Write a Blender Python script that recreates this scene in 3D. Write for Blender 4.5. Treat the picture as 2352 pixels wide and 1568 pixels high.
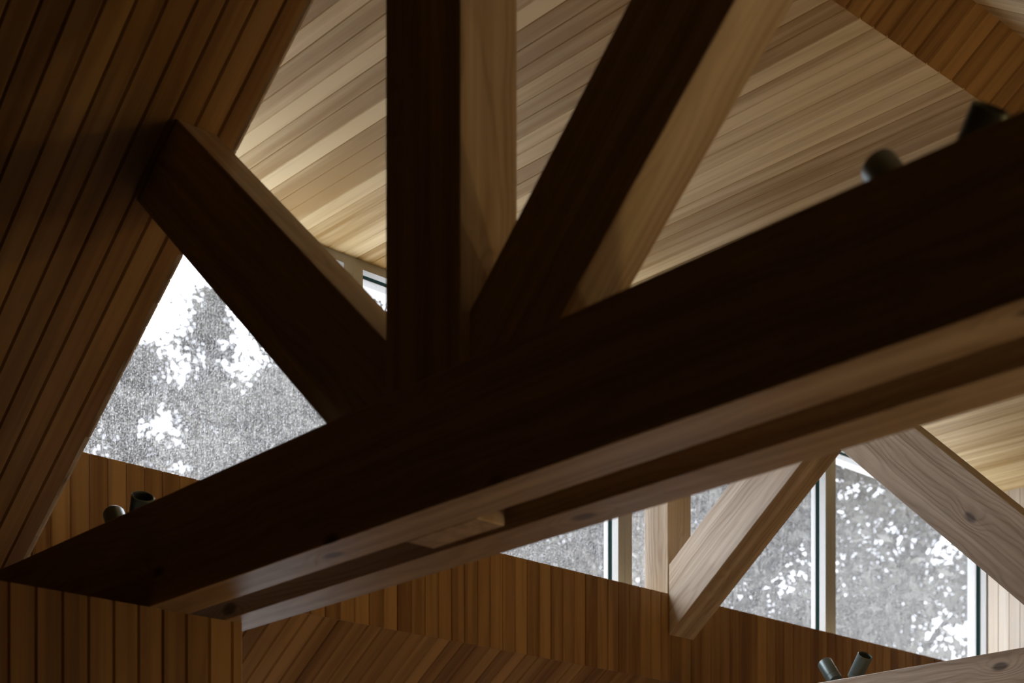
import bpy, math, random
import numpy as np
from mathutils import Vector, Matrix

random.seed(7)
SC = bpy.context.scene
for o in list(bpy.data.objects):
    bpy.data.objects.remove(o, do_unlink=True)

# ------------------------------------------------------------------ camera, world, light, exposure
K = 1.2          # metres per layout unit
ZC = 1.62        # eye height: layout z = 0 is the eye


def P(x, y, z):
    return Vector((x * K, y * K, z * K + ZC))


cam_d = bpy.data.cameras.new('camera')
cam = bpy.data.objects.new('camera', cam_d)
SC.collection.objects.link(cam)
cam.location = P(0, 0, 0)
cam.rotation_euler = (math.radians(90), 0, math.radians(48.0))
cam_d.sensor_width = 36
cam_d.lens = 55.87
cam_d.shift_y = 0.6259
cam_d.clip_end = 500
cam_d.dof.use_dof = True
cam_d.dof.focus_distance = 7.0
cam_d.dof.aperture_fstop = 2.8
SC.camera = cam

world = bpy.data.worlds.new('overcast_sky')
SC.world = world
world.use_nodes = True
wn = world.node_tree
wn.nodes.clear()
w_out = wn.nodes.new('ShaderNodeOutputWorld')
w_bg = wn.nodes.new('ShaderNodeBackground')
w_tc = wn.nodes.new('ShaderNodeTexCoord')
w_sep = wn.nodes.new('ShaderNodeSeparateXYZ')
w_ramp = wn.nodes.new('ShaderNodeValToRGB')
w_ramp.color_ramp.elements[0].position = 0.0
w_ramp.color_ramp.elements[0].color = (0.83, 0.89, 1.0, 1)
w_ramp.color_ramp.elements[1].position = 0.9
w_ramp.color_ramp.elements[1].color = (0.92, 0.98, 1.12, 1)
wn.links.new(w_tc.outputs['Generated'], w_sep.inputs[0])
wn.links.new(w_sep.outputs['Z'], w_ramp.inputs[0])
wn.links.new(w_ramp.outputs[0], w_bg.inputs[0])
w_mr = wn.nodes.new('ShaderNodeMapRange')      # overcast sky: zenith brighter than the horizon
w_mr.inputs[1].default_value = 0.30
w_mr.inputs[2].default_value = 1.0
w_mr.inputs[3].default_value = 3.0
w_mr.inputs[4].default_value = 21.0
wn.links.new(w_sep.outputs['Z'], w_mr.inputs[0])
wn.links.new(w_mr.outputs[0], w_bg.inputs[1])
wn.links.new(w_bg.outputs[0], w_out.inputs[0])

SC.view_settings.view_transform = 'Standard'
SC.view_settings.look = 'None'
SC.view_settings.exposure = 0.0
SC.view_settings.gamma = 1.0
SC.view_settings.use_curve_mapping = False
SC.cycles.max_bounces = 10
SC.cycles.diffuse_bounces = 7
SC.cycles.transparent_max_bounces = 24
SC.cycles.sample_clamp_indirect = 4.0
SC.cycles.caustics_reflective = False
SC.cycles.caustics_refractive = False


def portal(name, cx, cy, cz, sy, sz, sign):
    l = bpy.data.lights.new(name, 'AREA')
    l.shape = 'RECTANGLE'
    l.size = sz * K
    l.size_y = sy * K
    l.cycles.is_portal = True
    o = bpy.data.objects.new(name, l)
    SC.collection.objects.link(o)
    o.location = P(cx, cy, cz)
    # area light emits along local -Z; aim it along sign*X
    o.rotation_euler = (0, math.radians(-90 * sign), 0)
    return o


# ------------------------------------------------------------------ materials
def new_mat(name):
    m = bpy.data.materials.new(name)
    m.use_nodes = True
    nt = m.node_tree
    nt.nodes.clear()
    out = nt.nodes.new('ShaderNodeOutputMaterial')
    return m, nt, out


def N(nt, t, **kw):
    n = nt.nodes.new(t)
    for k, v in kw.items():
        setattr(n, k, v)
    return n


def math_node(nt, op, a, b=None, c=None, clamp=False):
    n = nt.nodes.new('ShaderNodeMath')
    n.operation = op
    n.use_clamp = clamp
    for i, v in enumerate((a, b, c)):
        if v is None:
            continue
        if isinstance(v, (int, float)):
            n.inputs[i].default_value = v
        else:
            nt.links.new(v, n.inputs[i])
    return n.outputs[0]


def wood(name, dark, light, pink=(0, 0, 0), tone_amt=0.5, ring=1.0, ring_scale=26.0, knots=0.0,
         rough=0.5, spec=0.35, bump=0.12):
    """Sawn softwood: rings about a wandering pith, fine fibre, per-board tone, knots."""
    m, nt, out = new_mat(name)
    L = nt.links.new
    at = N(nt, 'ShaderNodeAttribute', attribute_name='wc')
    tone = N(nt, 'ShaderNodeAttribute', attribute_name='tone')
    # knots: stretched voronoi cells along the grain
    mk = N(nt, 'ShaderNodeMapping')
    mk.inputs['Scale'].default_value = (2.3, 5.0, 5.0)
    L(at.outputs['Vector'], mk.inputs[0])
    vk = N(nt, 'ShaderNodeTexVoronoi', feature='F1')
    vk.inputs['Scale'].default_value = 1.0
    vk.inputs['Randomness'].default_value = 1.0
    L(mk.outputs[0], vk.inputs['Vector'])
    kd = vk.outputs['Distance']
    kin = N(nt, 'ShaderNodeMapRange', interpolation_type='SMOOTHSTEP')
    L(kd, kin.inputs[0])
    kin.inputs[1].default_value = 0.06
    kin.inputs[2].default_value = 0.13
    kin.inputs[3].default_value = 1.0
    kin.inputs[4].default_value = 0.0
    vsep = N(nt, 'ShaderNodeSeparateColor')
    L(vk.outputs['Color'], vsep.inputs[0])
    kgate = math_node(nt, 'GREATER_THAN', vsep.outputs[0], 0.45)
    kn = N(nt, 'ShaderNodeMapRange', interpolation_type='SMOOTHERSTEP')
    L(kd, kn.inputs[0])
    kn.inputs[1].default_value = 0.0
    kn.inputs[2].default_value = 0.42
    kn.inputs[3].default_value = 1.0
    kn.inputs[4].default_value = 0.0
    # distortion
    md = N(nt, 'ShaderNodeMapping')
    md.inputs['Scale'].default_value = (0.9, 4.0, 4.0)
    L(at.outputs['Vector'], md.inputs[0])
    nd = N(nt, 'ShaderNodeTexNoise')
    nd.inputs['Scale'].default_value = 1.0
    nd.inputs['Detail'].default_value = 3.0
    L(md.outputs[0], nd.inputs['Vector'])
    sx = N(nt, 'ShaderNodeSeparateXYZ')
    L(at.outputs['Vector'], sx.inputs[0])
    y2 = math_node(nt, 'MULTIPLY', sx.outputs['Y'], sx.outputs['Y'])
    z2 = math_node(nt, 'MULTIPLY', sx.outputs['Z'], sx.outputs['Z'])
    r = math_node(nt, 'SQRT', math_node(nt, 'ADD', y2, z2))
    r = math_node(nt, 'MULTIPLY_ADD', nd.outputs['Fac'], 0.22, r)
    r = math_node(nt, 'MULTIPLY_ADD', math_node(nt, 'MULTIPLY', kn.outputs[0], kgate), 0.06 * min(1, knots * 2), r)
    s = math_node(nt, 'SINE', math_node(nt, 'MULTIPLY', r, ring_scale * 6.283))
    s = math_node(nt, 'MULTIPLY_ADD', s, 0.5, 0.5)
    s = math_node(nt, 'POWER', s, 2.2)
    # fibre
    mf = N(nt, 'ShaderNodeMapping')
    mf.inputs['Scale'].default_value = (2.2, 130.0, 130.0)
    L(at.outputs['Vector'], mf.inputs[0])
    nf = N(nt, 'ShaderNodeTexNoise')
    nf.inputs['Scale'].default_value = 1.0
    nf.inputs['Detail'].default_value = 2.0
    L(mf.outputs[0], nf.inputs['Vector'])
    # broad streaks of sapwood
    ms = N(nt, 'ShaderNodeMapping')
    ms.inputs['Scale'].default_value = (0.45, 16.0, 16.0)
    L(at.outputs['Vector'], ms.inputs[0])
    ns = N(nt, 'ShaderNodeTexNoise')
    ns.inputs['Scale'].default_value = 1.0
    ns.inputs['Detail'].default_value = 2.5
    L(ms.outputs[0], ns.inputs['Vector'])
    streak = N(nt, 'ShaderNodeMapRange', interpolation_type='SMOOTHSTEP')
    L(ns.outputs['Fac'], streak.inputs[0])
    streak.inputs[1].default_value = 0.38
    streak.inputs[2].default_value = 0.66
    f = math_node(nt, 'MULTIPLY', s, -0.28 * ring)
    f = math_node(nt, 'ADD', f, math_node(nt, 'MULTIPLY', nf.outputs['Fac'], 0.35))
    f = math_node(nt, 'ADD', f, math_node(nt, 'MULTIPLY', streak.outputs[0], 0.42))
    tv = math_node(nt, 'MULTIPLY', math_node(nt, 'SUBTRACT', tone.outputs['Fac'], 0.5), tone_amt * 1.6)
    f = math_node(nt, 'ADD', f, tv)
    f = math_node(nt, 'ADD', f, 0.22, clamp=True)
    mix = N(nt, 'ShaderNodeMix', data_type='RGBA')
    L(f, mix.inputs[0])
    mix.inputs[6].default_value = (*dark, 1)
    mix.inputs[7].default_value = (*light, 1)
    col = mix.outputs[2]
    if knots > 0:
        km = N(nt, 'ShaderNodeMix', data_type='RGBA')
        L(math_node(nt, 'MULTIPLY', math_node(nt, 'MULTIPLY', kin.outputs[0], knots), kgate), km.inputs[0])
        L(col, km.inputs[6])
        km.inputs[7].default_value = (dark[0] * .28, dark[1] * .24, dark[2] * .24, 1)
        col = km.outputs[2]
    b = N(nt, 'ShaderNodeBsdfPrincipled')
    L(col, b.inputs['Base Color'])
    b.inputs['Roughness'].default_value = rough
    b.inputs['Specular IOR Level'].default_value = spec
    bp = N(nt, 'ShaderNodeBump')
    bp.inputs['Strength'].default_value = bump
    bp.inputs['Distance'].default_value = 0.002
    L(math_node(nt, 'ADD', nf.outputs['Fac'], s), bp.inputs['Height'])
    L(bp.outputs[0], b.inputs['Normal'])
    L(b.outputs[0], out.inputs[0])
    return m


def plain(name, col, rough=0.5, metal=0.0, spec=0.5, noise=0.0, nscale=40):
    m, nt, out = new_mat(name)
    b = N(nt, 'ShaderNodeBsdfPrincipled')
    b.inputs['Roughness'].default_value = rough
    b.inputs['Metallic'].default_value = metal
    b.inputs['Specular IOR Level'].default_value = spec
    tc = N(nt, 'ShaderNodeTexCoord')
    n = N(nt, 'ShaderNodeTexNoise')
    n.inputs['Scale'].default_value = nscale
    nt.links.new(tc.outputs['Object'], n.inputs['Vector'])
    mx = N(nt, 'ShaderNodeMix', data_type='RGBA')
    nt.links.new(n.outputs['Fac'], mx.inputs[0])
    mx.inputs[6].default_value = (*[c * (1 - noise) for c in col], 1)
    mx.inputs[7].default_value = (*[min(1, c * (1 + noise)) for c in col], 1)
    nt.links.new(mx.outputs[2], b.inputs['Base Color'])
    nt.links.new(b.outputs[0], out.inputs[0])
    return m


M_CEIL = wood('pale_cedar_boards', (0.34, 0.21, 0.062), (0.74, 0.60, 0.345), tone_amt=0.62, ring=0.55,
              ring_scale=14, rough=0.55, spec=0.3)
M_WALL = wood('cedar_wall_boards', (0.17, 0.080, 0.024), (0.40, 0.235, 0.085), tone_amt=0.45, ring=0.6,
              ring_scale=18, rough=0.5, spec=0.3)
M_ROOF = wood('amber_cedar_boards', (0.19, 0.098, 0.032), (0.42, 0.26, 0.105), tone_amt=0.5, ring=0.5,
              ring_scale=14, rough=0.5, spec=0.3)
M_FIR = wood('fir_timber', (0.28, 0.18, 0.095), (0.68, 0.575, 0.44), tone_amt=0.2, ring=0.62,
             ring_scale=42, knots=0.85, rough=0.42, spec=0.4, bump=0.2)
M_CHEEK = wood('window_lit_cedar_boards', (0.44, 0.37, 0.29), (0.66, 0.60, 0.52), tone_amt=0.35, ring=0.4,
               ring_scale=14, rough=0.55, spec=0.3)  # cedar copy lightened to carry the window light on the cheek
M_DARK = plain('dark_bounce_cut_wall', (0.035, 0.03, 0.028), rough=0.8, noise=0.1, nscale=6)  # unseen walls made dark to keep bounce off the near beam fronts
M_FRAME = plain('painted_window_wood', (0.39, 0.39, 0.38), rough=0.45, noise=0.05)
M_GASKET = plain('dark_green_gasket', (0.006, 0.018, 0.016), rough=0.9, spec=0.05)
M_LAMP = plain('dark_bronze_metal', (0.14, 0.18, 0.17), rough=0.38, metal=0.5, noise=0.03)
M_LENS = plain('lamp_lens', (0.03, 0.035, 0.035), rough=0.15, spec=0.6)
M_FLOOR = wood('oak_floor_boards', (0.40, 0.24, 0.10), (0.62, 0.40, 0.19), tone_amt=0.5, ring=0.4, rough=0.5)
M_OUT = plain('sky_bounce_roof_sheet', (0.72, 0.72, 0.71), rough=0.6)  # unseen roofing made pale to bounce sky light onto the dormer ceiling
M_BARK = plain('wet_bark', (0.035, 0.03, 0.028), rough=0.8, noise=0.3, nscale=12)
M_GROUND = plain('frosted_ground', (0.16, 0.16, 0.15), rough=0.95, noise=0.4, nscale=2)


def leaf_mat(name, a, b_):
    m, nt, out = new_mat(name)
    L = nt.links.new
    at = N(nt, 'ShaderNodeAttribute', attribute_name='tone')
    mx = N(nt, 'ShaderNodeMix', data_type='RGBA')
    L(at.outputs['Fac'], mx.inputs[0])
    mx.inputs[6].default_value = (*a, 1)
    mx.inputs[7].default_value = (*b_, 1)
    d = N(nt, 'ShaderNodeBsdfDiffuse')
    t = N(nt, 'ShaderNodeBsdfTranslucent')
    L(mx.outputs[2], d.inputs[0])
    L(mx.outputs[2], t.inputs[0])
    ms = N(nt, 'ShaderNodeMixShader')
    ms.inputs[0].default_value = 0.35
    L(d.outputs[0], ms.inputs[1])
    L(t.outputs[0], ms.inputs[2])
    L(ms.outputs[0], out.inputs[0])
    return m


M_LEAF = leaf_mat('grey_green_foliage', (0.045, 0.042, 0.036), (0.10, 0.095, 0.08))


def glass_mat():
    """Rain-wet pane: clear glass, a thin scattering film of water, drops and vertical runs."""
    m, nt, out = new_mat('rain_wet_glass')
    L = nt.links.new
    tc = N(nt, 'ShaderNodeTexCoord')
    mp = N(nt, 'ShaderNodeMapping')
    mp.inputs['Scale'].default_value = (1, 190, 120)
    L(tc.outputs['Object'], mp.inputs[0])
    n1 = N(nt, 'ShaderNodeTexNoise')
    n1.inputs['Scale'].default_value = 1.0
    n1.inputs['Detail'].default_value = 2.0
    n1.inputs['Distortion'].default_value = 0.6
    L(mp.outputs[0], n1.inputs['Vector'])
    mp2 = N(nt, 'ShaderNodeMapping')
    mp2.inputs['Scale'].default_value = (1, 210, 14)
    L(tc.outputs['Object'], mp2.inputs[0])
    n2 = N(nt, 'ShaderNodeTexNoise')
    n2.inputs['Scale'].default_value = 1.0
    n2.inputs['Detail'].default_value = 1.0
    n2.inputs['Distortion'].default_value = 1.2
    L(mp2.outputs[0], n2.inputs['Vector'])
    v = N(nt, 'ShaderNodeTexVoronoi', feature='F1')
    mp3 = N(nt, 'ShaderNodeMapping')
    mp3.inputs['Scale'].default_value = (1, 95, 85)
    L(tc.outputs['Object'], mp3.inputs[0])
    L(mp3.outputs[0], v.inputs['Vector'])
    drop = N(nt, 'ShaderNodeMapRange', interpolation_type='SMOOTHSTEP')
    L(v.outputs['Distance'], drop.inputs[0])
    drop.inputs[1].default_value = 0.10
    drop.inputs[2].default_value = 0.30
    drop.inputs[3].default_value = 1.0
    drop.inputs[4].default_value = 0.0
    s1 = N(nt, 'ShaderNodeMapRange', interpolation_type='SMOOTHSTEP')
    L(n1.outputs['Fac'], s1.inputs[0])
    s1.inputs[1].default_value = 0.46
    s1.inputs[2].default_value = 0.68
    s2 = N(nt, 'ShaderNodeMapRange', interpolation_type='SMOOTHSTEP')
    L(n2.outputs['Fac'], s2.inputs[0])
    s2.inputs[1].default_value = 0.52
    s2.inputs[2].default_value = 0.70
    f = math_node(nt, 'ADD', math_node(nt, 'MULTIPLY', s1.outputs[0], 0.09),
                  math_node(nt, 'MULTIPLY', s2.outputs[0], 0.055))
    f = math_node(nt, 'ADD', f, math_node(nt, 'MULTIPLY', drop.outputs[0], 0.12))
    f = math_node(nt, 'ADD', f, 0.008, clamp=True)
    tr = N(nt, 'ShaderNodeBsdfTransparent')
    tr.inputs[0].default_value = (0.97, 0.97, 0.97, 1)
    tl = N(nt, 'ShaderNodeBsdfTranslucent')
    tl.inputs[0].default_value = (0.95, 0.92, 0.88, 1)
    ms = N(nt, 'ShaderNodeMixShader')
    L(f, ms.inputs[0])
    L(tr.outputs[0], ms.inputs[1])
    L(tl.outputs[0], ms.inputs[2])
    gl = N(nt, 'ShaderNodeBsdfGlossy')
    gl.inputs['Roughness'].default_value = 0.05
    m2 = N(nt, 'ShaderNodeMixShader')
    m2.inputs[0].default_value = 0.04
    L(ms.outputs[0], m2.inputs[1])
    L(gl.outputs[0], m2.inputs[2])
    L(m2.outputs[0], out.inputs[0])
    return m


M_GLASS = glass_mat()

# ------------------------------------------------------------------ mesh helpers


def tag(o, label=None, cat=None, group=None, kind=None):
    if label:
        o['label'] = label
    if cat:
        o['category'] = cat
    if group:
        o['group'] = group
    if kind:
        o['kind'] = kind
    return o


def empty(name, loc):
    o = bpy.data.objects.new(name, None)
    o.empty_display_size = 0.1
    SC.collection.objects.link(o)
    o.location = loc
    return o


class MB:
    """collects verts (world metres) with wood coords and tone; builds ONE object"""

    def __init__(s):
        s.v, s.f, s.wc, s.t = [], [], [], []

    def add(s, verts, faces, wc=None, tone=0.5):
        b = len(s.v)
        s.v += [tuple(v) for v in verts]
        s.f += [tuple(b + i for i in f) for f in faces]
        s.wc += [tuple(w) for w in (wc if wc is not None else verts)]
        s.t += [tone] * len(verts)

    def box(s, a, b, tone=None, off=None, axis=0):
        """a, b: opposite corners in layout units"""
        A, B = P(*a), P(*b)
        lo = [min(A[i], B[i]) for i in range(3)]
        hi = [max(A[i], B[i]) for i in range(3)]
        vs = [Vector((x, y, z)) for x in (lo[0], hi[0]) for y in (lo[1], hi[1]) for z in (lo[2], hi[2])]
        fs = [(0, 1, 3, 2), (4, 6, 7, 5), (0, 4, 5, 1), (2, 3, 7, 6), (0, 2, 6, 4), (1, 5, 7, 3)]
        off = off or (random.uniform(-5, 5), random.uniform(-.3, .3), random.uniform(-.3, .3))
        c = [(lo[i] + hi[i]) / 2 for i in range(3)]
        wc = []
        for v in vs:
            d = [v[i] - c[i] for i in range(3)]
            d = [d[axis], d[(axis + 1) % 3], d[(axis + 2) % 3]]
            wc.append([d[i] + off[i] for i in range(3)])
        s.add(vs, fs, wc, random.random() if tone is None else tone)

    def build(s, name, mat, parent=None, bevel=0.0, smooth=False):
        me = bpy.data.meshes.new(name)
        off = parent.matrix_world.translation if parent else Vector((0, 0, 0))
        if parent:
            off = Vector(parent.location)
            p = parent.parent
            while p:
                off += Vector(p.location)
                p = p.parent
            vs = [tuple(Vector(v) - off) for v in s.v]
            org = Vector((0, 0, 0))
        else:
            arr = np.array(s.v)
            org = Vector(((arr[:, 0].min() + arr[:, 0].max()) / 2, (arr[:, 1].min() + arr[:, 1].max()) / 2,
                          arr[:, 2].min()))
            vs = [tuple(Vector(v) - org) for v in s.v]
        me.from_pydata(vs, [], s.f)
        a = me.attributes.new('wc', 'FLOAT_VECTOR', 'POINT')
        a.data.foreach_set('vector', np.array(s.wc, dtype=np.float32).ravel())
        t = me.attributes.new('tone', 'FLOAT', 'POINT')
        t.data.foreach_set('value', np.array(s.t, dtype=np.float32))
        me.materials.append(mat)
        me.validate()
        o = bpy.data.objects.new(name, me)
        SC.collection.objects.link(o)
        o.location = org
        if parent:
            o.parent = parent
        if smooth:
            for p in me.polygons:
                p.use_smooth = True
        if bevel:
            b = o.modifiers.new('bevel', 'BEVEL')
            b.width = bevel
            b.segments = 2
            b.limit_method = 'ANGLE'
        return o


def boards(mb, O, U, V, Nn, items, th=0.016, ch=0.0042, tone=None):
    """V-jointed boards. O origin, U along, V across, Nn out towards the room (layout directions, unit).
    items: (v0, v1, u0 at v0, u0 at v1, u1 at v0, u1 at v1) in layout units."""
    O = Vector(O)
    U, V, Nn = Vector(U), Vector(V), Vector(Nn)
    for (v0, v1, ua, ub, uc, ud) in items:
        offx, offy, offz = random.uniform(-30, 30), random.uniform(-.5, .5), random.uniform(-.35, .35)
        tn = random.random()

        def lin(v, a, b):
            return a + (b - a) * (v - v0) / (v1 - v0)
        prof = [(v0 + .0002, -th), (v0 + .0002, -ch), (v0 + ch, 0), (v1 - ch, 0), (v1 - .0002, -ch), (v1 - .0002, -th)]
        vs, wc = [], []
        for end in (0, 1):
            for (v, n) in prof:
                u = lin(v, ua, ub) if end == 0 else lin(v, uc, ud)
                p = O + U * u + V * v + Nn * n
                vs.append(P(*p))
                wc.append((u * K + offx, (v - v0) * K + offy, n * K + offz))
        n = len(prof)
        fs = [(i, i + 1, n + i + 1, n + i) for i in range(n - 1)]
        fs += [(n - 1, 0, n, 2 * n - 1), tuple(range(n - 1, -1, -1)), tuple(range(n, 2 * n))]
        mb.add(vs, fs, wc, tn)


def prism(mb, poly, y0, y1, direc, tone=0.5, seed=0, pith=(0.05, 0.25), shift=0.0):
    """Timber: polygon in the XZ plane (layout units) extruded y0..y1; grain along direc (x,z)."""
    rnd = random.Random(seed)
    d = Vector((direc[0], 0, direc[1])).normalized()
    n = Vector((-d.z, 0, d.x))
    ox = rnd.uniform(-20, 20) + shift
    cx = sum(p[0] for p in poly) / len(poly)
    cz = sum(p[1] for p in poly) / len(poly)
    vs, wc = [], []
    for y in (y0, y1):
        for (x, z) in poly:
            vs.append(P(x, y, z))
            r = Vector((x - cx, 0, z - cz))
            wc.append((r.dot(d) * K + ox, (y - (y0 + y1) / 2) * K + pith[0], r.dot(n) * K + pith[1]))
    m = len(poly)
    fs = [tuple(range(m)), tuple(range(2 * m - 1, m - 1, -1))]
    fs += [(i, m + i, m + (i + 1) % m, (i + 1) % m) for i in range(m)]
    mb.add(vs, fs, wc, tone)


# ------------------------------------------------------------------ layout constants (layout units)
PITCH = 0.072
SL = 2.0 / 3.0


def zl(x):
    return 4.875 + SL * x         # left roof plane


XR = -2.72
ZR = zl(XR)


def zr(x):
    return ZR - SL * (x - XR)     # right roof plane


XW1 = -3.79       # near bulkhead
YD0, YD1 = 2.405, 8.66   # dormer extent
XF = -2.897       # fold of dormer ceiling into roof
XW2 = -5.145      # dormer knee wall
XG = -5.28        # window inner plane
ZLEDGE = 1.859
XL, XRT = -6.4, 1.3      # outer walls
YB, YE = -0.7, 12.2  # back wall set close behind the eye to keep the near bay dark
ZF = -1.35


def zdc(x):
    return 2.943 + 0.0134 * (XF - x)   # dormer ceiling


cs, sn = 1 / math.hypot(1, SL), SL / math.hypot(1, SL)
UL = (cs, 0, sn)          # up the left slope
NL = (sn, 0, -cs)         # into the room from left slope
UR = (-cs, 0, sn)
NR = (-sn, 0, -cs)


def ul(x):
    return (x - XR) / cs     # coordinate along left slope from ridge (negative)


# ---------------- left roof slope
OL = (XR, 0, ZR)
mb = MB()
it = []
y = YD0
lst = []
while y > YB:
    lst.append((y - PITCH, y))
    y -= PITCH
for (a, b) in lst:
    u0 = ul(XL)
    it.append((a, b, u0, u0, 0.0, 0.0))
# in the dormer bay: lower and upper pieces
y = 2.635 - 4 * PITCH
k0 = YD0
low = []
edges = [YD0]
g = 2.635
while g > YD0 + .01:
    g -= PITCH
g += PITCH
while g < YD1 - .01:
    edges.append(g)
    g += PITCH
edges.append(YD1)
for a, b in zip(edges[:-1], edges[1:]):
    it.append((a, b, ul(XL), ul(XL), ul(XW2 - .004), ul(XW2 - .004)))
edges_low = edges
edges = [YD0]
g = 3.966
while g > YD0 + .01:
    g -= PITCH
g += PITCH
while g < YD1 - .01:
    edges.append(g)
    g += PITCH
edges.append(YD1)
edges_up = edges
for a, b in zip(edges[:-1], edges[1:]):
    it.append((a, b, ul(XF), ul(XF), 0.0, 0.0))
y = YD1
while y < YE:
    it.append((y, y + PITCH, ul(XL), ul(XL), 0.0, 0.0))
    y += PITCH
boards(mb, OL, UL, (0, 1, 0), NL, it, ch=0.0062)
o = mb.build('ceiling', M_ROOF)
tag(o, 'dark amber cedar board ceiling on the left roof slope', None, None, 'structure')

# right roof slope
mb = MB()
it = []
y = YB
while y < YE:
    it.append((y, y + PITCH, -(XRT - XR) / cs, -(XRT - XR) / cs, 0.0, 0.0))
    y += PITCH
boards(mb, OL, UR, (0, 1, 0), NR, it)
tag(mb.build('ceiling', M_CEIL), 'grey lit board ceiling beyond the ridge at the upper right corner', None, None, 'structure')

# dormer ceiling
mb = MB()
it = []
xo = XG - 0.12
for a, b in zip(edges_up[:-1], edges_up[1:]):
    it.append((a, b, 0.0, 0.0, XF - xo, XF - xo))
dl = math.hypot(1, 0.0134)
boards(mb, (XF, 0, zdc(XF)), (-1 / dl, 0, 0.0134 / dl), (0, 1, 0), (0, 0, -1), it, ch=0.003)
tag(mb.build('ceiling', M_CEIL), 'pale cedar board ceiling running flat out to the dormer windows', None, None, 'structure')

# roofing over everything (keeps daylight out of the board joints)
mb = MB()


def quadslab(mb, pts, off):
    vs = [P(*p) for p in pts] + [P(p[0] + off[0], p[1] + off[1], p[2] + off[2]) for p in pts]
    mb.add(vs, [(3, 2, 1, 0), (4, 5, 6, 7), (0, 1, 5, 4), (1, 2, 6, 5), (2, 3, 7, 6), (3, 0, 4, 7)])


e = 0.016
hx = 0.08


def roofpiece(x0, x1, y0, y1):
    dn = Vector(NL) * -e
    a = (x0 + dn.x, y0, zl(x0) + dn.z)
    b = (x1 + dn.x, y0, zl(x1) + dn.z)
    c = (x1 + dn.x, y1, zl(x1) + dn.z)
    d = (x0 + dn.x, y1, zl(x0) + dn.z)
    quadslab(mb, [a, b, c, d], (-.05, 0, .075))


roofpiece(XL - .05, XR + .02, YB - .05, YD0 - .012)
roofpiece(XL - .05, XW2 - .03, YD0 - .012, YD1 + .012)
roofpiece(XF + .02, XR + .02, YD0 - .012, YD1 + .012)
roofpiece(XL - .05, XR + .02, YD1 + .012, YE + .05)
dn = Vector(NR) * -e
quadslab(mb, [(XR - .02 + dn.x, YB - .05, zr(XR - .02) + dn.z), (XRT + .05 + dn.x, YB - .05, zr(XRT + .05) + dn.z),
              (XRT + .05 + dn.x, YE + .05, zr(XRT + .05) + dn.z), (XR - .02 + dn.x, YE + .05, zr(XR - .02) + dn.z)],
         (.05, 0, .075))
quadslab(mb, [(XG - .3, YD0 - .1, zdc(XG - .3) + .018), (XF - .01, YD0 - .1, zdc(XF) + .018),
              (XF - .01, YD1 + .1, zdc(XF) + .018), (XG - .3, YD1 + .1, zdc(XG - .3) + .018)], (0, 0, .08))
tag(mb.build('trim_1', M_OUT), None, None, None, 'structure')

# ---------------- dormer knee wall
mb = MB()
it = [(a, b, zl(XW2) - .004, zl(XW2) - .004, ZLEDGE, ZLEDGE) for a, b in zip(edges_low[:-1], edges_low[1:])]
boards(mb, (XW2, 0, 0), (0, 0, 1), (0, 1, 0), (1, 0, 0), it, ch=0.0045)
mb.box((XW2 - .016, YD0 - .02, zl(XW2) - .0), (XG - .14, YD1 + .02, ZLEDGE - .012), tone=.5)
tag(mb.build('wall_left', M_WALL), 'orange brown vertical board knee wall below the dormer windows', None, None, 'structure')
# ledge
mb = MB()
mb.box((XW2 - .0165, YD0, ZLEDGE - .0118), (XG - .13, YD1, ZLEDGE - .004), tone=.6, axis=1)
tag(mb.build('trim_2', M_CEIL), None, None, None, 'structure')

# dormer cheeks
for nm, yy, ny, lab in (('wall_far', YD1, -1, 'pale vertical board cheek wall right of the last window'),
                        ('wall_near', YD0, 1, 'board cheek wall at the near end of the dormer')):
    mb = MB()
    it = []
    x = XG + .008
    while x < XF:
        x1 = min(x + .0725, XF)
        it.append((x, x1, zl(x), zl(x1), zdc(x) + .017, zdc(x1) + .017))
        x = x1
    boards(mb, (0, yy, 0), (0, 0, 1), (1, 0, 0), (0, ny, 0), it, ch=.003)
    b0, b1 = (yy - ny * .017, yy - ny * .06)
    prism(mb, [(XG - .14, zl(XG - .14) + .022), (XF - .012, zdc(XF) + .0178), (XG - .14, zdc(XG - .14) + .0178)],
          min(b0, b1), max(b0, b1), (0, 1))
    tag(mb.build(nm, M_CHEEK), lab, None, None, 'structure')

# ---------------- near bulkhead wall W1 (half height), its top and return
mb = MB()
it = []
y = 2.369
it.append((y, YD0, ZF, ZF, 1.0, 1.0))
while y > YB:
    it.append((y - PITCH, y, ZF, ZF, 1.0, 1.0))
    y -= PITCH
boards(mb, (XW1, 0, 0), (0, 0, 1), (0, 1, 0), (1, 0, 0), it, ch=.0055)
it = []
x = XW1 - .017
while x > XL:
    it.append((x - PITCH, x, ZF, ZF, .998, .998))
    x -= PITCH
boards(mb, (0, YD0, 0), (0, 0, 1), (1, 0, 0), (0, 1, 0), it, ch=.0045)
xs = (1.0 - 4.875) / SL
mb.box((XW1 - .0165, YB, .9), (xs + .02, YD0 - .0165, .994), tone=.3)
tag(mb.build('wall_side', M_WALL), 'dark vertical board half wall under the left end of the near beam', None, None, 'structure')

# ---------------- outer shell
mb = MB()
mb.box((XL - .2, YB - .2, ZF - .15), (XRT + .2, YE + .2, ZF), tone=.5, axis=1)
tag(mb.build('floor', M_FLOOR), None, None, None, 'structure')

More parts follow.
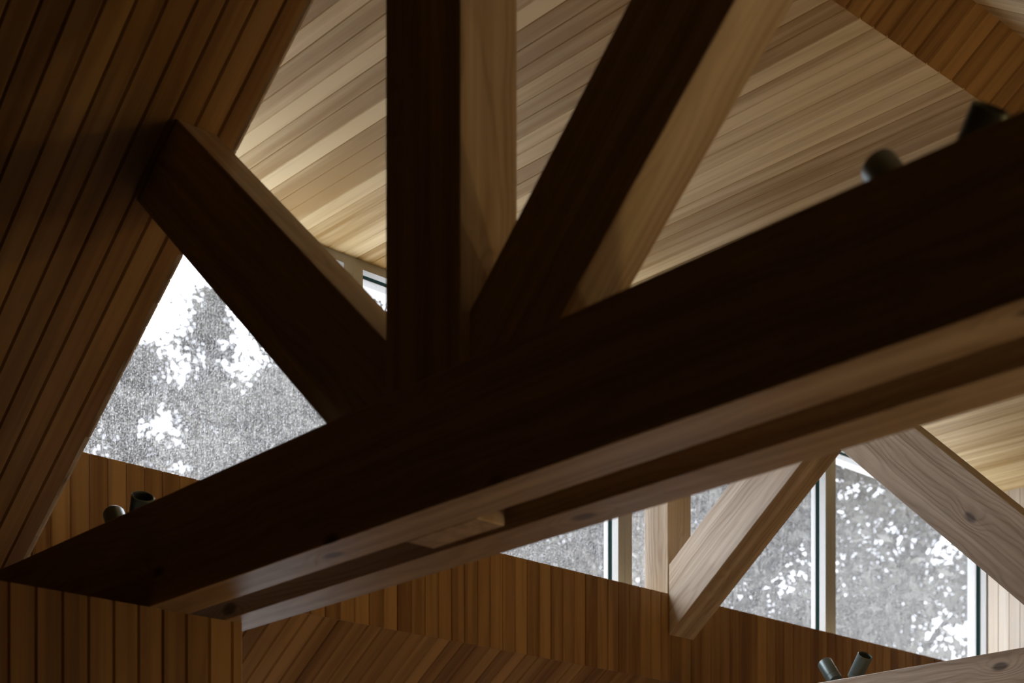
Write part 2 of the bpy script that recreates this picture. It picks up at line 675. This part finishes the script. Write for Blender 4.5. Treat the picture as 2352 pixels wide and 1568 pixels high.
LW = [(3.0, 4.6), (6.4, 8.0)]   # lower left windows, below the view
mb = MB()
zt_, zb_ = .42, -.15
ztop = zl(XL) + .1
mb.box((XL - .12, YB - .12, ZF), (XL, YE + .12, zb_), tone=.4)
mb.box((XL - .12, YB - .12, zt_), (XL, YE + .12, ztop), tone=.4)
ys = [YB - .12] + [v for p in LW for v in p] + [YE + .12]
for a, b in zip(ys[0::2], ys[1::2]):
    mb.box((XL - .12, a, zb_), (XL, b, zt_), tone=.4)
tag(mb.build('wall_outer_left', M_WALL), None, None, None, 'structure')

RW = [(3.4, 4.6), (5.6, 6.8)]
RB, RT = -.5, .05
mb = MB()
mb.box((XRT, YB - .12, ZF), (XRT + .12, YE + .12, RB), tone=.4)
mb.box((XRT, YB - .12, RT), (XRT + .12, YE + .12, zr(XRT) + .1), tone=.4)
ys = [YB - .12] + [v for p in RW for v in p] + [YE + .12]
for a, b in zip(ys[0::2], ys[1::2]):
    mb.box((XRT, a, RB), (XRT + .12, b, RT), tone=.4)
tag(mb.build('wall_right', M_DARK), None, None, None, 'structure')

for nm, y0, y1 in (('wall_back', YB - .12, YB), ('wall_end', YE, YE + .12)):
    mb = MB()
    prism(mb, [(XL - .12, ZF), (XRT + .12, ZF), (XRT + .12, zr(XRT)), (XR, ZR + .1), (XL - .12, zl(XL - .12) + .1)],
          y0, y1, (0, 1))
    tag(mb.build(nm, M_DARK), None, None, None, 'structure')

# ---------------- dormer windows
OPEN = [(2.41, 3.831), (3.927, 5.434), (5.529, 7.048), (7.139, 8.65)]
ZH = 2.938


def ring(mb, x0, x1, y0, y1, z0, z1, wl, wr, wt, wb):
    """rectangular frame, members grow inwards from the opening"""
    mb.box((x0, y0, z0), (x1, y0 + wl, z1), tone=.5, axis=2)
    mb.box((x0, y1 - wr, z0), (x1, y1, z1), tone=.5, axis=2)
    mb.box((x0, y0 + wl, z1 - wt), (x1, y1 - wr, z1), tone=.5, axis=1)
    mb.box((x0, y0 + wl, z0), (x1, y1 - wr, z0 + wb), tone=.5, axis=1)


for i, (a, b) in enumerate(OPEN):
    w = empty('window_%d' % (i + 1), P(XG - .04, (a + b) / 2, ZLEDGE - .004))
    tag(w, ['tall rain wet dormer window over the left end of the near beam',
            'rain wet dormer window between the near timber posts',
            'rain wet dormer window behind the slanting brace',
            'last rain wet dormer window beside the pale cheek wall'][i], None, None, 'structure')
    z0 = ZLEDGE - .012
    last = (i == len(OPEN) - 1)
    f = MB()
    ring(f, XG - .082, XG - .066, a - .004, b + .004, z0, ZH + .004, .006, .006, .006, .03)
    fo = f.build('frame', M_FRAME, w)
    g_ = MB()
    ring(g_, XG - .066, XG - .041, a - .004, b + .004, z0, ZH + .004, .003, .003, .003, .02)
    g_.build('gasket', M_GASKET, w)['label'] = 'dark green rubber gasket'
    gl = MB()
    gl.box((XG - .0775, a - .002, z0), (XG - .0735, b + .002, ZH + .002), tone=.5)
    gl.build('glass_pane', M_GLASS, w)
    portal('daylight_portal', XG - .10, (a + b) / 2, (ZLEDGE + ZH) / 2, b - a, ZH - ZLEDGE, 1)

# mullions, header
n = 3
for i in range(3):
    a, b = OPEN[i][1], OPEN[i + 1][0]
    mb = MB()
    c = (a + b) / 2
    mb.box((XG - .041, a, ZLEDGE - .012), (XG, c - .0006, ZH), tone=.5, axis=2)
    mb.box((XG - .041, c + .0006, ZLEDGE - .012), (XG, b, ZH), tone=.5, axis=2)
    mb.box((XG - .10, a + .004, ZLEDGE - .012), (XG - .0412, b - .004, ZH), tone=.5, axis=2)
    tag(mb.build('trim_%d' % n, M_FRAME), None, None, None, 'structure')
    n += 1
mb = MB()
mb.box((XG - .041, YD0, ZH), (XG, YD1, zdc(XG) - .0005), tone=.5, axis=1)
mb.box((XG - .13, YD0, ZH + .0045), (XG - .0412, YD1, zdc(XG) - .0005), tone=.5, axis=1)
mb.box((XG - .13, OPEN[3][1] + .0045, ZLEDGE - .012), (XG, YD1 + .03, ZH), tone=.5, axis=2)
tag(mb.build('trim_%d' % n, M_FRAME), None, None, None, 'structure')
n += 1

# lower windows, out of the picture: they light floor and beam undersides
i = 5
for (a, b) in LW:
    portal('daylight_portal', XL - .06, (a + b) / 2, (zt_ + zb_) / 2, b - a, zt_ - zb_, 1)
    w = empty('window_%d' % i, P(XL - .06, (a + b) / 2, zb_))
    tag(w, None, None, None, 'structure')
    f = MB()
    ring(f, XL - .09, XL - .03, a, b, zb_, zt_, .04, .04, .04, .04)
    f.build('frame', M_FRAME, w)
    i += 1

for (a, b) in RW:
    portal('daylight_portal', XRT + .06, (a + b) / 2, (RB + RT) / 2, b - a, RT - RB, -1)
    w = empty('window_%d' % i, P(XRT + .06, (a + b) / 2, RB))
    tag(w, None, None, None, 'structure')
    f = MB()
    ring(f, XRT + .03, XRT + .09, a, b, RB, RT, .04, .04, .04, .04)
    f.build('frame', M_FRAME, w)
    i += 1

# ------------------------------------------------------------------ timber trusses
ZB0, ZB1 = 1.0, 1.2775
S = 0.9475


def ztop_l(x):
    return 2.3386 - S * (x + 3.805)


def truss(dy, far, label):
    t = empty('timber_truss', P(-2.714, 2.29 + dy, ZB0))
    tag(t, label, 'truss')
    sd = 40 if far else 0
    for j, (y0, y1) in enumerate(((2.112, 2.235), (2.343, 2.461))):
        mb = MB()
        poly = [((ZB0 - 4.875) / SL + .01, ZB0), (.36, ZB0), (-.06, ZB1), ((ZB1 - 4.875) / SL + .01, ZB1)]
        if far:
            poly[0] = (-5.6, ZB0)
            poly[3] = (-5.2 - .09, ZB1)
        prism(mb, poly, y0 + dy, y1 + dy, (1, 0), tone=.5 + .1 * j, seed=sd + 11 + j, pith=(.03 - .02 * j, .10 - .25 * j))
        mb.build('bottom_chord', M_FIR, t, bevel=.004)
    # king post
    mb = MB()
    prism(mb, [(-2.844, ZB1 + .0005), (-2.584, ZB1 + .0005), (-2.584, zr(-2.584) - .002), (XR, ZR - .003), (-2.844, zl(-2.844) - .002)],
          2.178 + dy, 2.343 + dy - .0005, (0, 1), tone=.4, seed=sd + 3, pith=(.09, .02))
    prism(mb, [(-2.844, ZB0), (-2.598, ZB0), (-2.598, ZB1), (-2.844, ZB1)], 2.2355 + dy, 2.318 + dy, (0, 1), tone=.6, seed=sd + 3,
          pith=(.09, .02))
    mb.build('king_post', M_FIR, t, bevel=.004)
    # left strut, up against the roof (near) or the dormer ceiling (far)
    xc = (2.3386 - .35 - S * 3.805 - 4.875) / (S + SL)
    if far:
        xt = -3.805 - (2.95 - 2.3386) / S
        xb = xt - .35 / S
        top = [(xt, 2.95), (xb, 2.95)]
    else:
        top = [(-3.805, ztop_l(-3.805)), (xc, ztop_l(xc) - .35)]
    x0 = -3.805 + (2.3386 - .35 - ZB1) / S
    mb = MB()
    prism(mb, [top[0], top[1], (x0, ZB1 + .0005), (-2.8445, ZB1 + .0005), (-2.8445, ztop_l(-2.8445))], 2.204 + dy, 2.330 + dy, (-1, S),
          tone=.45, seed=sd + 5, pith=(.02, -.16), shift=.56 if far else 0)
    mb.build('strut', M_FIR, t, bevel=.004)
    # right strut
    a_, b_ = 3.883, 3.518
    xi_t = (1.248 - a_) / (S + SL)
    xi_b = (1.248 - b_) / (S + SL)
    x1 = (ZB1 - b_) / S
    mb = MB()
    prism(mb, [(-2.5835, a_ - S * 2.5835), (-2.5835, ZB1 + .0005), (x1, ZB1 + .0005), (xi_b, b_ + S * xi_b - .003), (xi_t, a_ + S * xi_t - .003)],
          2.204 + dy, 2.330 + dy, (1, S), tone=.6, seed=sd + 9, pith=(.03, .14))
    mb.build('strut', M_FIR, t, bevel=.004)
    return t


truss(0, False, 'dark fir truss nearest the eye, its beam crossing the whole picture')
truss(3.388, True, 'pale grey lit truss beyond, with big sloping strut at right')

mb = MB()
prism(mb, [(-5.302, ZLEDGE - .0035), (-5.15, ZLEDGE - .0035), (-5.15, zdc(-5.15) - .002), (-5.302, zdc(-5.3) - .002)], 5.64, 5.806, (0, 1),
      tone=.6, seed=77, pith=(.07, .05))
tag(mb.build('timber_post', M_FIR, None, bevel=.004), 'short upright timber post standing on the ledge before the windows', 'post')

mb = MB()
prism(mb, [(-5.1435, 1.661), (-4.236, 1.661 + .8 * .9075), (-4.4275, 1.996 + .8 * .716), (-5.1435, 1.996)], 5.64, 5.815, (1, .8),
      tone=.6, seed=81, pith=(.04, .12))
tag(mb.build('timber_brace', M_FIR, None, bevel=.004), 'slanting timber brace rising from the board wall in front of the windows', 'brace')


# ------------------------------------------------------------------ spotlights
def lathe(mb, prof, origin, axis, seg=40):
    """prof: (r, h) metres, revolved about axis at origin (metres)"""
    ax = Vector(axis).normalized()
    q = Vector((0, 0, 1)).rotation_difference(ax)
    vs = []
    for (r, h) in prof:
        for k in range(seg):
            a = 2 * math.pi * k / seg
            vs.append(Vector(origin) + q @ Vector((r * math.cos(a), r * math.sin(a), h)))
    fs = []
    for i in range(len(prof) - 1):
        for k in range(seg):
            k2 = (k + 1) % seg
            fs.append((i * seg + k, i * seg + k2, (i + 1) * seg + k2, (i + 1) * seg + k))
    fs.append(tuple(range(seg - 1, -1, -1)))
    fs.append(tuple((len(prof) - 1) * seg + k for k in range(seg)))
    mb.add(vs, fs)


def spot(cx, cy, label):
    root = empty('twin_spotlight', P(cx, cy, ZB1 + .0005))
    tag(root, label, 'spotlight', 'twin spotlights on top of the truss beams')
    base = root.location
    m1 = MB()
    lathe(m1, [(.052, 0), (.052, .016), (.049, .019), (.012, .019), (.012, .034)], base, (0, 0, 1))
    m1.build('base', M_LAMP, root, smooth=False)
    heads = []
    for s in (-1, 1):
        piv = base + Vector((s * (.055 if s > 0 else .066), 0, .042))
        ax = Vector((s * (.88 if s > 0 else .72), .10 if s < 0 else -.30, 1)).normalized()
        h = MB()
        r, L_ = .0395, .135
        if s < 0:
            prof = [(.030, -.004), (r, .002), (r, .034), (r - .0012, .0345), (r - .0012, .0365), (r, .037), (r, L_ - .004), (r - .002, L_), (r - .004, L_), (r - .005, L_ - .012), (.002, L_ - .012)]
        else:
            prof = [(.030, -.004), (r, .002), (r, .034), (r - .0012, .0345), (r - .0012, .0365), (r, .037), (r, L_ - .002), (r - .0015, L_), (r - .004, L_), (r - .005, L_ - .004), (r - .008, L_ - .004), (r - .0095, L_ - .03), (.002, L_ - .03)]
        lathe(h, prof, piv, ax, 48)
        ho = h.build('lamp_head', M_LAMP, root, smooth=False)
        for p in ho.data.polygons:
            p.use_smooth = True
        md = ho.modifiers.new('edge', 'EDGE_SPLIT')
        md.split_angle = math.radians(30)
        ln = MB()
        lathe(ln, [(r - .0095, 0), (r - .0095, .002)], piv + ax * (L_ - .028), ax)
        lo = ln.build('lens', M_LENS, root)
        lo.parent = ho
        yk = MB()
        a = base + Vector((0, 0, .030))
        d = (piv - a)
        lathe(yk, [(.008, 0), (.008, d.length)], a, d, 16)
        yk.build('yoke', M_LAMP, root)
    return root


spot(-4.215, 2.289, 'dark twin spotlight on the near beam beside the big triangular window')
spot(-1.49, 2.289, 'blurred dark green twin spotlight on the near beam at upper right')
spot(-4.145, 5.677, 'small grey twin spotlight on the far beam at bottom right')

mb = MB()  # unseen dark mat, added to cut light bounced off the near floor
A, B = P(-3.3, YB + .1, ZF), P(1.1, 2.7, ZF)
mb.box((-3.3, YB + .1, ZF + .0005), (1.1, 2.7, ZF + .012))
tag(mb.build('bounce_cut_mat', plain('charcoal_bounce_cut', (0.03, 0.028, 0.027), rough=0.95, noise=0.2), None, bevel=.003),
    'unseen charcoal mat added to cut floor bounce under the near truss', 'bounce_cut_mat')

# ------------------------------------------------------------------ unseen floor lamps, added as warm fill light
M_SHADE = plain('linen_shade', (0.75, 0.62, 0.42), rough=0.8)
for (lx, ly) in ((.65, 4.2), (.65, 6.0)):
    root = empty('added_fill_lamp', P(lx, ly, ZF))
    tag(root, 'unseen added fill lamp with linen shade standing on the floor %s' % ('near the first truss' if ly < 5 else 'under the far truss'), 'lamp', 'added fill lamps')
    b0 = root.location.copy()
    mb = MB()
    lathe(mb, [(.15, 0), (.15, .015), (.14, .02), (.012, .025), (.011, 1.18), (.03, 1.185), (.03, 1.22)], b0, (0, 0, 1), 32)
    mb.build('pole', M_LAMP, root)
    mb = MB()
    seg = 40
    vs = []
    for (r_, h_) in ((.20, 1.10), (.17, 1.36), (.167, 1.36), (.197, 1.10)):
        for k in range(seg):
            a = 2 * math.pi * k / seg
            vs.append(b0 + Vector((r_ * math.cos(a), r_ * math.sin(a), h_)))
    fs = []
    for q in range(4):
        for k in range(seg):
            k2 = (k + 1) % seg
            q2 = (q + 1) % 4
            fs.append((q * seg + k, q * seg + k2, q2 * seg + k2, q2 * seg + k))
    mb.add(vs, fs)
    mb.build('lamp_shade', M_SHADE, root)
    ld = bpy.data.lights.new('fill_bulb', 'POINT')
    ld.energy = 56
    ld.color = (1.0, .66, .20)
    ld.shadow_soft_size = .12
    lo = bpy.data.objects.new('fill_bulb', ld)
    SC.collection.objects.link(lo)
    lo.parent = root
    lo.location = (0, 0, 1.40)

# ------------------------------------------------------------------ outside: ground and trees
fwd = Vector((-math.sin(math.radians(48)), math.cos(math.radians(48)), 0))
rgt = Vector((math.cos(math.radians(48)), math.sin(math.radians(48)), 0))

mb = MB()
nx, ny = 40, 40
gx0, gx1, gy0, gy1 = -60.0, XL * K - .6, -30.0, 70.0
vs, fs = [], []
for i in range(nx + 1):
    for j in range(ny + 1):
        x = gx0 + (gx1 - gx0) * i / nx
        yv = gy0 + (gy1 - gy0) * j / ny
        d = gx1 - x
        z = -.9 + .03 * d + .25 * math.sin(x * .4) * math.cos(yv * .3)
        vs.append((x, yv, z))
for i in range(nx):
    for j in range(ny):
        a = i * (ny + 1) + j
        fs.append((a, a + 1, a + ny + 2, a + ny + 1))
mb.add(vs, fs)
tag(mb.build('hillside', M_GROUND, None, smooth=True), None, None, None, 'structure')


def tree(px, ytop, ybot, d, width, nclump, per, label, seed, csig=.31, leaf=.052, lean=0.0):
    """a tree standing in direction of image column px, distance d metres; crown between the two elevations"""
    rs = np.random.RandomState(seed)
    base = cam.location + (fwd + rgt * ((px - 1176) / 3650.0)) * d
    zt = ZC + (2256 - ytop) / 3650.0 * d
    zb = ZC + (2256 - ybot) / 3650.0 * d
    gz = -.9 + .03 * max(0, (XL * K - .6) - base.x) - .4
    root = empty('tree', (base.x, base.y, gz))
    tag(root, label, 'tree', 'trees outside beyond the wet windows')
    # trunk
    tm = MB()

    def tube(pts, rad, seg=8):
        vs, fs = [], []
        for i, p in enumerate(pts):
            p = Vector(p)
            dd = (Vector(pts[min(i + 1, len(pts) - 1)]) - Vector(pts[max(i - 1, 0)])).normalized()
            q = Vector((0, 0, 1)).rotation_difference(dd)
            for k in range(seg):
                a = 2 * math.pi * k / seg
                vs.append(p + q @ Vector((math.cos(a) * rad[i], math.sin(a) * rad[i], 0)))
        for i in range(len(pts) - 1):
            for k in range(seg):
                k2 = (k + 1) % seg
                fs.append((i * seg + k, i * seg + k2, (i + 1) * seg + k2, (i + 1) * seg + k))
        tm.add(vs, fs)
    H = zt - gz
    trunk = []
    for i in range(9):
        f = i / 8
        trunk.append((base.x + lean * f * f * 2 + .12 * math.sin(3 * f + seed), base.y + .12 * math.cos(4 * f + seed), gz + H * .97 * f))
    tube(trunk, [.16 * (1 - .88 * i / 8) for i in range(9)])
    cents = []
    for c in range(nclump):
        f = rs.uniform(0, 1) ** .9
        zc = zb + (zt - zb) * f
        wr = width * (1.0 - .75 * f) * rs.uniform(.25, 1.0)
        an = rs.uniform(0, 2 * math.pi)
        ft = min(.97, max(0.05, (zc - .15 * wr - gz) / H))
        t0 = Vector(trunk[int(ft * 8)])
        cpos = Vector((t0.x + wr * math.cos(an), t0.y + wr * math.sin(an), zc))
        cents.append(cpos)
        mid = (t0 + cpos) / 2 + Vector((0, 0, .12 * wr))
        tube([t0, mid, cpos], [.035, .02, .006], 5)
    tm.build('trunk', M_BARK, root)
    # foliage: flat sprays of small leaves
    n = nclump * per
    ci = np.repeat(np.arange(nclump), per)
    C = np.array([tuple(c) for c in cents])[ci]
    pos = C + rs.normal(0, 1, (n, 3)) * np.array([csig, csig, csig * .38])
    pos[:, 2] += -0.10 * np.abs(pos[:, 0] - C[:, 0])
    sz = rs.uniform(.6, 1.3, (n, 1)) * leaf
    a = rs.normal(0, 1, (n, 3))
    a /= np.linalg.norm(a, axis=1, keepdims=True)
    b = np.cross(a, rs.normal(0, 1, (n, 3)))
    b /= np.linalg.norm(b, axis=1, keepdims=True)
    q = np.stack([pos - a * sz * 1.6, pos - b * sz * .6, pos + a * sz * 1.6, pos + b * sz * .6], 1).reshape(-1, 3)
    q -= np.array([base.x, base.y, gz])
    me = bpy.data.meshes.new('foliage')
    me.vertices.add(4 * n)
    me.vertices.foreach_set('co', q.astype(np.float32).ravel())
    me.loops.add(4 * n)
    me.loops.foreach_set('vertex_index', np.arange(4 * n, dtype=np.int32))
    me.polygons.add(n)
    me.polygons.foreach_set('loop_start', np.arange(0, 4 * n, 4, dtype=np.int32))
    me.update(calc_edges=True)
    at = me.attributes.new('tone', 'FLOAT', 'POINT')
    at.data.foreach_set('value', np.repeat(rs.uniform(0, 1, n), 4).astype(np.float32))
    me.materials.append(M_LEAF)
    fo = bpy.data.objects.new('foliage', me)
    SC.collection.objects.link(fo)
    fo.parent = root
    return root


tree(700, 570, 1250, 28, 1.75, 105, 120, 'tree filling the right part of the big triangular window', 3, csig=.23)
tree(480, 660, 1250, 31, 1.25, 62, 100, 'slender tree in the middle of the triangular window, its tip against white sky', 8, csig=.22)
tree(290, 810, 1250, 24, 1.3, 62, 110, 'lower tree at the left foot of the triangular window', 5, csig=.21)
tree(90, 900, 1300, 27, 1.3, 46, 110, 'tree at the far left edge of the triangular window, beside the sloping ceiling', 15, csig=.22)
tree(590, 900, 1300, 22, 2.2, 56, 80, 'bushy lower tree along the bottom of the triangular window', 31, csig=.26)
tree(1330, 850, 1480, 26, 3.0, 110, 120, 'dense tree behind the left mullion of the far windows', 21, csig=.42, leaf=.065)
tree(1740, 820, 1560, 20, 2.4, 110, 130, 'dense dull tree behind the slanting brace', 22, csig=.42, leaf=.062)
tree(2080, 900, 1620, 29, 2.6, 80, 115, 'tree with bright sky gaps seen in the last window', 23, csig=.48, leaf=.065)
tree(1000, 640, 1400, 38, 4.2, 130, 100, 'distant tree whose tip shows in the small opening beside the king post', 24, leaf=.085, csig=.42)
tree(2330, 800, 1620, 37, 2.8, 60, 100, 'tree at the right edge of the last window', 26, leaf=.09, csig=.5)
